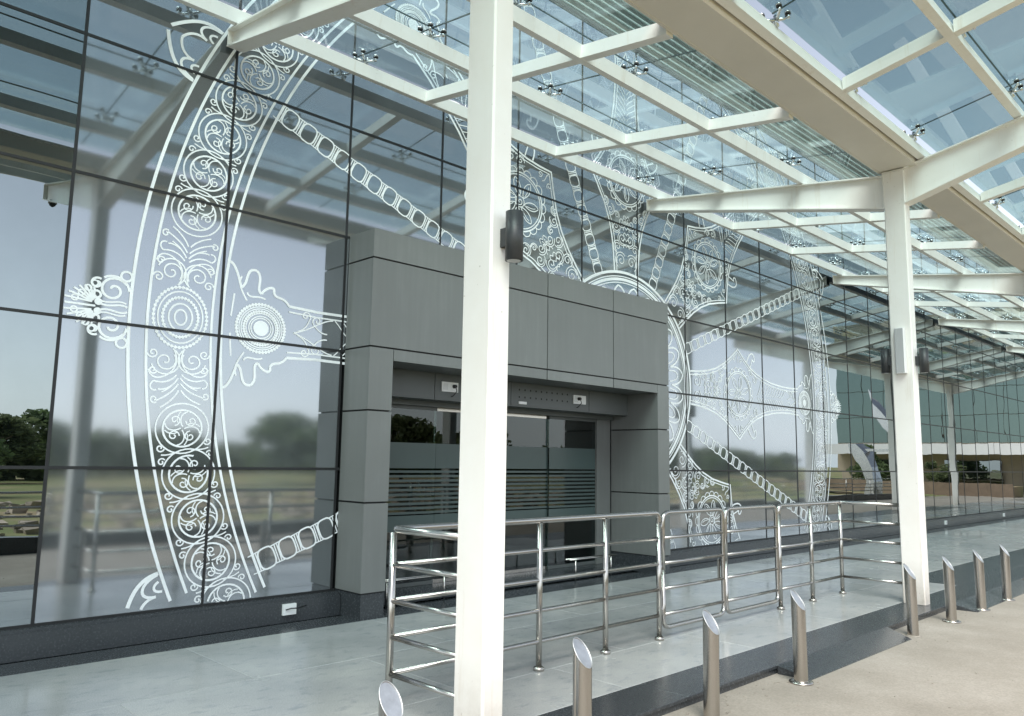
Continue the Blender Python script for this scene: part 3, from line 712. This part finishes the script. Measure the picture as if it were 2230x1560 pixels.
# ------------------------------------------------------------------ canopy roof
roof = empty('canopy_roof'); tag(roof, "white steel and teal glass butterfly canopy over the walkway", "canopy")
XA, XB = -11.5, 38.5
PW, PH = .08, .13
inY = [6.86, 5.71, 4.54]; outY = [3.03, 2.02, .95]
def purl(y, zfun, sl):
    a, b = y-PW/2, y+PW/2
    MB().quadprism_x([(a, zfun(a)), (b, zfun(b)), (b-sl*PH, zfun(b)+PH), (a-sl*PH, zfun(a)+PH)], XA, XB).build('purlin', WHITE, roof)
for y in inY: purl(y, WING, .147)
for y in outY: purl(y, OUTW, -.2)
m_gutter = simple('beige_gutter_sheet', (.74, .685, .61), .4, 0, .4, .04, 1.5)
MB().box(XA, XB, 3.10, 3.545, 5.17, 5.178).box(XA, XB, 3.10, 3.106, 5.178, 5.42).box(XA, XB, 3.539, 3.545, 5.178, 5.36).box(XA, XB, 3.512, 3.518, 5.166, 5.17).box(XA, XB, 3.545, 3.585, 5.335, 5.36).build('gutter', m_gutter, roof)
def crossb(x, ya, yb, zf):
    h = .05
    MB().quadprism_x([(ya, zf(ya)+.003), (yb, zf(yb)+.003), (yb, zf(yb)+PH-.004), (ya, zf(ya)+PH-.004)], x-h, x+h).build('cross_beam', WHITE, roof)
bx = []
for k in range(-2, 6):
    for d in (2.22, 4.43): bx.append(3.08+6.8*k+d)
for x in bx:
    if x > XB: continue
    ends = [6.86, 5.71, 4.54, 3.52]
    for a, b in zip(ends[:-1], ends[1:]): crossb(x, (b+PW/2 if b > 3.6 else b+.03)+.001, a-PW/2-.001, WING)
    ends = [3.03, 2.02, .95]
    for a, b in zip(ends[:-1], ends[1:]): crossb(x, b+PW/2+.001, a-PW/2-.001, OUTW)
# glass panels, joints and spider fittings
GX = [1.05+1.7*k-.0 for k in range(-7, 23)]
GX = [4.45+1.7*k for k in range(-9, 21)]
rows = [(7.05, 5.71+.0, WING, .147), (5.71, 4.54, WING, .147), (4.54, 3.60, WING, .147), (3.05, 2.02, OUTW, -.2), (2.02, .95, OUTW, -.2), (.95, .55, OUTW, -.2)]
GO = .27
pm = {}
for ri, (ya, yb, zf, s) in enumerate(rows):
    L = math.hypot(ya-yb, zf(ya)-zf(yb)); g_ = .007
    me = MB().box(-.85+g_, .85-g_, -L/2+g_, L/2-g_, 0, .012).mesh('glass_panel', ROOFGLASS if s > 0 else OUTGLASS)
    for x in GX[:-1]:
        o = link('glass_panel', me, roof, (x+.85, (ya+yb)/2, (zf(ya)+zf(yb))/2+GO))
        o.rotation_euler = (math.atan2(zf(ya)-zf(yb), ya-yb), 0, 0)
    if yb > .8 and yb != 3.60:
        MB().quadprism_x([(yb-.007, zf(yb-.007)+GO+.001), (yb+.007, zf(yb+.007)+GO+.001), (yb+.007, zf(yb+.007)+GO+.011), (yb-.007, zf(yb-.007)+GO+.011)], GX[0], GX[-1]).build('glass_joint', JOINT, roof)
for x in GX:
    for ya, yb, zf in ((7.05, 3.60, WING), (3.05, .55, OUTW)):
        MB().quadprism_x([(yb, zf(yb)+GO+.0015), (ya, zf(ya)+GO+.0015), (ya, zf(ya)+GO+.0105), (yb, zf(yb)+GO+.0105)], x-.007, x+.007).build('glass_joint', JOINT, roof)
sb = MB(); gk = MB()
sb.tube([(0,0,-.14),(0,0,-.03)], .016, 10)
for a in (45, 135, 225, 315):
    ex, ey = .115*math.cos(R(a)), .115*math.sin(R(a))
    sb.tube([(0,0,-.075),(ex*.55,ey*.55,-.07),(ex,ey,-.052)], [.018,.013,.012], 8)
    sb.tube([(ex,ey,-.068),(ex,ey,-.03)], .014, 10)
    gk.tube([(ex,ey,-.03),(ex,ey,-.014)], .026, 12); sb.tube([(ex,ey,-.0135),(ex,ey,-.001)], .026, 12)
sme, gme = sb.mesh('spider_fitting', SPID), gk.mesh('gasket', GASK)
for y, zf, s in [(a, WING, .147) for a in inY] + [(a, OUTW, -.2) for a in outY]:
    for x in GX:
        o = link('spider_fitting', sme, roof, (x, y, zf(y)+GO)); o.rotation_euler = (math.atan(s), 0, 0)
        link('gasket', gme, o)

# ------------------------------------------------------------------ railing with gates
def fillet(p, rr, n=5):
    out = [Vector(p[0])]
    for a, b, c in zip(p[:-2], p[1:-1], p[2:]):
        a, b, c = Vector(a), Vector(b), Vector(c); d1 = (a-b).normalized(); d2 = (c-b).normalized()
        s1, s2 = b+d1*rr, b+d2*rr
        for k in range(n+1):
            t = k/n; out.append((1-t)**2*s1+2*t*(1-t)*b+t*t*s2)
    out.append(Vector(p[-1])); return out
rl = empty('barrier_railing', (3.1, 4.22, 0)); tag(rl, "polished steel railing with two gate leaves enclosing the walkway between columns", "railing")
YR = 4.22; ZR = [.88, .657, .433, .209]; ZT = 1.105
def rp(o): o.parent = rl; o.matrix_parent_inverse = rl.matrix_basis.inverted(); return o
def W(mb, nm, mt=STEEL): return rp(mb.build(nm, mt))
for xe, xc, yc in ((3.1, 3.1, 3.487), (9.9, 9.9, 3.487)):
    g1 = 6.03 if xe < 5 else 8.30
    top = fillet([(xc, yc, ZT), (xe, YR, ZT), (g1, YR, ZT), (g1, YR, ZT-.1)], .06)
    W(MB().tube(top, .0235, 12), 'top_rail')
    for z in ZR:
        W(MB().tube([(xc, yc, z), (xe, YR+.002, z)], .0165, 10), 'rail'); W(MB().tube([(xe, YR, z), (g1, YR, z)], .0165, 10), 'rail')
for x in (3.1, 4.475, 5.27, 6.03, 8.30, 9.08, 9.9):
    ht = ZT-.095 if x in (6.03, 8.30) else ZT-.02
    p = W(MB().tube([(x, YR, .0), (x, YR, ht)], .0235, 12), 'post')
    c_ = MB().tube([(x, YR, .0), (x, YR, .022), (x, YR, .03)], [.042, .042, .03], 14).build('base_cover', SSBR); c_.parent = p
for x0, x1, hx in ((6.095, 7.125, 6.062), (7.175, 8.24, 8.268)):
    pts = fillet([(x0, YR, .6), (x0, YR, .095), (x1, YR, .095), (x1, YR, ZT), (x0, YR, ZT), (x0, YR, .6)], .085)
    lf = W(MB().tube(pts, .021, 10), 'gate_leaf')
    for z in ZR:
        q = MB().tube([(x0, YR, z), (x1, YR, z)], .0155, 10).build('gate_rail', STEEL); q.parent = lf
    for z in (.25, .62, .98):
        q = MB().tube([(hx, YR, z-.04), (hx, YR, z+.04)], .013, 8).build('hinge', STEEL); q.parent = lf
q = W(MB().box(7.09, 7.11, YR+.025, YR+.045, .42, .62), 'latch_bolt', SSBR)

# ------------------------------------------------------------------ bollards
def bollard(x, y, base, label, rz=0):
    b = empty('bollard', (x, y, ZG)); tag(b, label, 'bollard', 'slant topped bollards along the kerb'); b.rotation_euler = (R(random.uniform(-.6, .6)), R(random.uniform(-.6, .6)), rz)
    rr, hi, lo, n = .051, .675, .535, 24
    v = []; fc = []; sm = []
    for k in range(n):
        a = 2*math.pi*k/n; v.append((rr*math.cos(a), rr*math.sin(a), .004))
    for k in range(n):
        a = 2*math.pi*k/n; v.append((rr*math.cos(a), rr*math.sin(a), lo+(hi-lo)*(math.sin(a)*.5+.5)))
    me = bpy.data.meshes.new('bollard_tube'); me.from_pydata(v, [], [(k, (k+1) % n, n+(k+1) % n, n+k) for k in range(n)]); me.update()
    for p in me.polygons: p.use_smooth = True
    me.materials.append(SSBR); link('tube', me, b)
    t = MB(); i = 0
    t.v = [(rr*.985*math.cos(2*math.pi*k/n), rr*.985*math.sin(2*math.pi*k/n), lo+(hi-lo)*(.985*math.sin(2*math.pi*k/n)*.5+.5)-.004) for k in range(n)]
    t.f = [tuple(range(n))]; t.sm = [False]; t.build('cap', CAPM, b)
    rim_ = MB().tube([(rr*math.cos(2*math.pi*k/n), rr*math.sin(2*math.pi*k/n), lo+(hi-lo)*(math.sin(2*math.pi*k/n)*.5+.5)) for k in range(n)], .0025, 6, True).build('weld_bead', CAPM, b)
    if base: MB().tube([(0,0,0),(0,0,.012),(0,0,.02)], [.088,.088,.06], 24).build('base_flange', SSBR, b)
    else: MB().tube([(0,0,0),(0,0,.008)], [.075,.056], 11).build('mortar_collar', SAND, b)
for x, y, fl_, lb in ((2.09, 2.83, True, 'steel bollard cut off by the bottom of the picture, left of the nearest column'),
                   (3.35, 2.84, True, 'nearest steel bollard right of the big column'), (4.62, 2.84, False, 'tall steel bollard standing before the first gate leaf'),
                   (5.89, 2.85, True, 'steel bollard with wide base flange at the near corner of the ramp'), (8.33, 2.88, False, 'steel bollard in front of the second column, set in rough mortar'),
                   (9.38, 2.85, True, 'steel bollard just right of the second column'), (10.44, 2.85, True, 'second steel bollard to the right of the second column'),
                   (11.47, 2.84, True, 'farthest steel bollard at the right edge of the dark ramp')):
    bollard(x, y, fl_, lb)

# ------------------------------------------------------------------ lamps, speaker, boxes
def lamp(x, y, z, side, label):
    l = empty('wall_lamp', (x, y, z)); tag(l, label, 'wall lamp', 'cylinder lamps on the columns')
    cy_ = side*.088
    MB().tube([(0,cy_,-.145),(0,cy_,.145)], .052, 24).build('lamp_body', LAMP, l)
    MB().box(-.03, .03, min(0, side*.045), max(0, side*.045), -.055, .055).build('bracket', LAMP, l)
    MB().tube([(0,cy_,-.1465),(0,cy_,-.1455)], .041, 20).build('lens', LENS, l); MB().tube([(0,cy_,.1455),(0,cy_,.1465)], .041, 20).build('lens', LENS, l)
lamp(3.10, 3.24, 2.84, -1, 'charcoal cylinder up-down lamp on the nearest column')
lamp(9.90, 3.24, 2.80, -1, 'charcoal cylinder lamp on the road side of the second column')
lamp(9.86, 3.485, 2.82, 1, 'charcoal cylinder lamp on the glass side of the second column')
lamp(16.68, 3.24, 2.82, -1, 'charcoal cylinder lamp on the third column'); lamp(16.68, 3.485, 2.82, 1, 'charcoal cylinder lamp on the glass side of the third column')
sp = empty('column_speaker', (9.80, 3.36, 2.92)); tag(sp, 'long white column speaker with grey grille on the second column', 'speaker')
MB().bbox(-.07, -.001, -.055, .055, -.27, .27, .01).build('speaker_case', PLAST, sp); MB().box(-.0725, -.0705, -.045, .045, -.262, .262).build('grille', GREYP, sp)
cc = empty('dome_camera', (3.08, 1.1, 5.36)); tag(cc, 'small dome security camera under the road side arm of the nearest column', 'camera')
MB().tube([(0,0,0),(0,0,-.05)], .06, 16).build('camera_base', PLAST, cc); MB().tube([(0,0,-.05),(0,0,-.08),(0,0,-.1)], [.05,.04,.015], 16).build('dome', PLUG, cc)
def jbox(x, label, cable):
    j = empty('junction_box', (x, 6.984, .125)); tag(j, label, 'junction box', 'small white boxes on the plinth')
    MB().box(-.068, .068, -.028, 0, -.05, .05).build('box_lid', PLAST, j)
    if cable: MB().tube([(-.045,-.032,.0),(.0,-.05,.012),(.06,-.06,.01),(.16,-.05,.02)], .006, 6).build('cable', PLUG, j)
    else: MB().box(-.03, .03, -.034, -.0285, -.03, .03).build('box_switch', GREYP, j)
jbox(3.93, 'white junction box with a loose cable on the plinth left of portal', True)
jbox(22.9, 'small white box on the plinth right of the second column', False)
jbox(28.4, 'small white box on the plinth near the right picture edge', False)

# ------------------------------------------------------------------ forecourt edge behind the camera, mirrored in the glass
kw = MB().box(-60, 46, -1.45, -1.2, -.4, .2).build('kerb_wall', DGRAN); tag(kw, 'low dark granite kerb wall along the far side of the forecourt', 'kerb wall')
fr = empty('boundary_railing', (0, -1.32, .2)); tag(fr, 'long pale steel railing standing on the low kerb wall', 'railing')
for z in (.74, .5, .34, .18): MB().tube([(-30, 0, z), (46, 0, z)], .02, 8).build('rail', STEEL, fr)
for k in range(26): MB().tube([(-29+3*k, 0, 0), (-29+3*k, 0, .73)], .022, 8).build('post', STEEL, fr)

def crown_mesh(seed, mt, n=2600, lobes=9, cone=0.0):
    rg = random.Random(seed); v = []; fc = []
    L = []
    for k in range(lobes):
        a = rg.uniform(0, 6.28); h = rg.uniform(-.55, .75); rad = rg.uniform(.15, .62)*(1-cone*max(0, h+.3)*.9)
        L.append((Vector((rad*math.cos(a), rad*math.sin(a), h)), rg.uniform(.28, .48)*(1-.45*cone*max(0, h))))
    for k in range(n):
        c, rr = rg.choice(L)
        d = Vector((rg.gauss(0, 1), rg.gauss(0, 1), rg.gauss(0, 1))).normalized()*rr*(rg.random()**.4)
        p = c+d; s = rg.uniform(.03, .075)
        a = Vector((rg.gauss(0, 1), rg.gauss(0, 1), rg.gauss(0, 1))).normalized(); b = a.cross(Vector((rg.gauss(0, 1), rg.gauss(0, 1), rg.gauss(0, 1)))).normalized()
        i = len(v); v += [tuple(p-a*s-b*s*.6), tuple(p+a*s-b*s*.6), tuple(p+a*s*1.1+b*s*.6), tuple(p-a*s*.9+b*s*.6)]; fc.append((i, i+1, i+2, i+3))
    me = bpy.data.meshes.new('crown'); me.from_pydata(v, [], fc); me.update(); me.materials.append(mt); return me
crowns = [crown_mesh(1, LEAF, 3000, 10), crown_mesh(2, LEAF2, 3000, 12), crown_mesh(3, LEAF, 3000, 14, .9), crown_mesh(4, LEAF2, 2600, 8)]
def tree(x, y, h, wd, kind, label, grp='trees beyond the forecourt'):
    t = empty('tree', (x, y, -.3)); tag(t, label, 'tree', grp)
    q = MB().tube([(0,0,0),(.05,.03,h*.3),(-.04,.0,h*.6),(0,.05,h*.85)], [h*.03,h*.024,h*.016,h*.006], 8)
    for k in range(5):
        a = k*1.3; q.tube([(0,0,h*(.3+.08*k)),(wd*.2*math.cos(a),wd*.2*math.sin(a),h*(.45+.08*k)),(wd*.38*math.cos(a),wd*.38*math.sin(a),h*(.55+.08*k))], [h*.012,h*.009,h*.004], 6)
    q.build('trunk', BARK, t)
    c = link('crown', crowns[kind], t, (0, 0, h*.58)); c.scale = (wd/2, wd/2, h*.46); c.rotation_euler = (0, 0, random.uniform(0, 6))
tl = [(7.5,-31,4.3,5.2,2,'pointed dark green tree mirrored at the left picture edge'), (4.0,-33,3.8,5,0,'low rounded tree beside the pointed one, mirrored at the left edge'),
      (30.0,-36,5.0,11,0,'round dark green tree mirrored beside the portal'), (34,-36,6.4,7,0,'tall round tree mirrored in the sliding doors'),
      (41,-40,5.4,7,1,'olive green tree past the tall round one'), (13,-52,4.2,8,1,'distant olive tree mirrored near the left rim of the wheel'),
      (19,-55,4.8,8,0,'distant green tree mirrored between the rim and the round tree'), (47,-60,6,9,1,'distant wide olive tree')]
for a in tl: tree(*a)
# a far belt of bushes closing the view
rg = random.Random(5); v = []; fc = []
for k in range(26000):
    x = rg.uniform(-90, 150); hh = 3.9+1.5*math.sin(x*.21)*math.sin(x*.093+1)+.6*math.sin(x*.9); y = -62+rg.uniform(-3, 3)
    p = Vector((x, y, -.3+hh*rg.random()**.8)); s = rg.uniform(.15, .42)
    a = Vector((rg.gauss(0, 1), rg.gauss(0, 1), rg.gauss(0, 1))).normalized(); b = a.cross(Vector((rg.gauss(0, 1), rg.gauss(0, 1), rg.gauss(0, 1)))).normalized()
    i = len(v); v += [tuple(p-a*s-b*s), tuple(p+a*s-b*s), tuple(p+a*s+b*s), tuple(p-a*s+b*s)]; fc.append((i, i+1, i+2, i+3))
o = mesh_obj('undergrowth', v, fc, LEAF2); o['kind'] = 'stuff'
# loose rubble on the waste ground
v = []; fc = []
for k in range(900):
    x = rg.uniform(-6, 34); y = rg.uniform(-24, -7); s = rg.uniform(.05, .3)*(1.6 if rg.random() < .05 else 1)
    i = len(v)
    pts = [Vector((rg.uniform(.5, 1)*sx, rg.uniform(.5, 1)*sy, rg.uniform(.3, .8)*sz)) for sx in (-1, 1) for sy in (-1, 1) for sz in (-1, 1)]
    v += [tuple(Vector((x, y, -.3))+p*s) for p in pts]; fc += [tuple(i+t for t in q) for q in ((0,1,3,2),(4,6,7,5),(0,4,5,1),(2,3,7,6),(0,2,6,4),(1,5,7,3))]
o = mesh_obj('rubble', v, fc, simple("pale_rubble", (.42, .36, .30), .9, 0, .2, .4, 1.2)); o['kind'] = 'stuff'
v = []; fc = []
for k in range(420):
    x = rg.uniform(2.2, 14); y = 3.06-abs(rg.gauss(0, .12)) if rg.random() < .6 else rg.uniform(.9, 2.9); s = rg.uniform(.003, .011)
    if 5.9 < x < 8.3 and y > 2.8: continue
    i = len(v); pts = [Vector((rg.uniform(.5, 1)*a, rg.uniform(.5, 1)*b, rg.uniform(.3, .8)*c)) for a in (-1, 1) for b in (-1, 1) for c in (-1, 1)]
    v += [tuple(Vector((x, y, ZG))+p*s) for p in pts]; fc += [tuple(i+t for t in q) for q in ((0,1,3,2),(4,6,7,5),(0,4,5,1),(2,3,7,6),(0,2,6,4),(1,5,7,3))]
o = mesh_obj('gravel', v, fc, SAND); o['kind'] = 'stuff'
lp = empty('lamp_pole', (5.6, -22, -.3)); tag(lp, 'thin grey lamp pole on the waste ground, mirrored at the left edge', 'lamp pole')
MB().tube([(0,0,0),(0,0,1.9)], [.05,.035], 8).build('pole', SSBR, lp); MB().box(-.15,.15,-.06,.06,1.9,1.96).build('lamp_head', LAMP, lp)

# far wing of the terminal, mirrored at the right
TEAL = m_mirror("teal_curtain_glass", (.15, .205, .195), .04, False)
tw = empty('terminal_wing', (64, -14, 0)); tag(tw, 'distant teal glazed building with white fascia, mirrored at the right', 'building')
def tp(o): o.parent = tw; o.matrix_parent_inverse = tw.matrix_basis.inverted(); return o
tp(MB().box(64, 80, -13, 26, -.3, 13).build('wall', simple("tan_render", (.42, .36, .28), .8, 0, .2, .12, .5)))
pmh = MB().box(-.08, 0, -.98, .98, -.98, .98).mesh('window_pane', TEAL)
for j in range(4):
    for k in range(19):
        o = link('window_pane', pmh, None, (63.99, -12+2*k, 4.4+2*j)); o.rotation_euler = (0, R(random.gauss(0,.2)), R(random.gauss(0,.3))); tp(o)
for k in range(10): tp(MB().box(60.6, 60.8, -13+4*k+.02, -9+4*k-.02, 2.5, 3.25).build('fascia_panel', PLAST))
tp(MB().box(60.8, 64, -13, 27, 3.0, 3.2).build('verandah_roof', PLAST))
for k in range(6): tp(MB().box(63.8, 63.97, -11+6*k, -7.5+6*k, .1, 2.1).build('shop_window', MIRROR))
bl = empty('silver_sculpture', (45.5, -3.5, ZG)); tag(bl, 'tall curved silver blade sculpture mirrored beside the second column', 'sculpture')
SILV = simple('sculpture_silver', (.62, .63, .64), .22, 1.0, .5, .08, 1.5)
def blade(pts, wds, th, nm):
    q = MB()
    n = len(pts); V = []; F_ = []
    for (y_, z_), w_ in zip(pts, wds):
        V += [(-th, y_-w_, z_), (th, y_-w_*.4, z_), (th, y_+w_, z_), (-th, y_+w_*.4, z_)]
    for k in range(n-1):
        for j in range(4): F_.append((4*k+j, 4*k+(j+1) % 4, 4*k+4+(j+1) % 4, 4*k+4+j))
    F_ += [(3, 2, 1, 0), (4*n-4, 4*n-3, 4*n-2, 4*n-1)]
    mesh_obj(nm, V, F_, SILV, bl)
blade([(.2, 0), (.3, .8), (.1, 1.6), (-.3, 2.4), (-.6, 2.9)], [.45, .38, .42, .5, .25], .3, 'trunk')
blade([(2.1, 2.5), (1.75, 3.3), (1.2, 4.2), (.7, 5.0), (.2, 5.9)], [.05, .32, .45, .3, .04], .2, 'wing')
MB().box(-.05, .05, -.2, 2.0, 2.45, 2.6).build('bracket', SILV, bl)
pb = empty('planter', (52, -8, ZG)); tag(pb, 'long tan planter wall in front of the distant teal building', 'planter')
pts = [(.9*math.sin(t*.5), -14+t*2.0) for t in range(13)]
q = MB()
for (a, b), (c, d) in zip(pts[:-1], pts[1:]): q.prism([(a, b), (a+.3, b), (c+.3, d), (c, d)], 0, .75)
q.build('planter_wall', simple("brown_stone", (.22, .165, .12), .8, 0, .3, .2, 2), pb)
MB().box(.3, 2.4, -14, 10, .0, .6).build('planter_soil', EARTH, pb)
for k, (x, y, hh) in enumerate(((53.4,-18,2.2),(53.2,-12,1.9),(53.4,-6.5,2.6),(53.0,-2,1.7))):
    s = empty('shrub', (x, y, .45)); tag(s, ('dark rounded shrub in the far planter, first from the road', 'dark low shrub in the far planter, second along', 'tallest dark shrub in the far planter', 'smallest shrub in the far planter, nearest the facade')[k], 'shrub', 'shrubs in the far planter')
    c = link('foliage', crowns[k % 4], s, (0, 0, hh*.5)); c.scale = (1.3, 1.5, hh*.5)
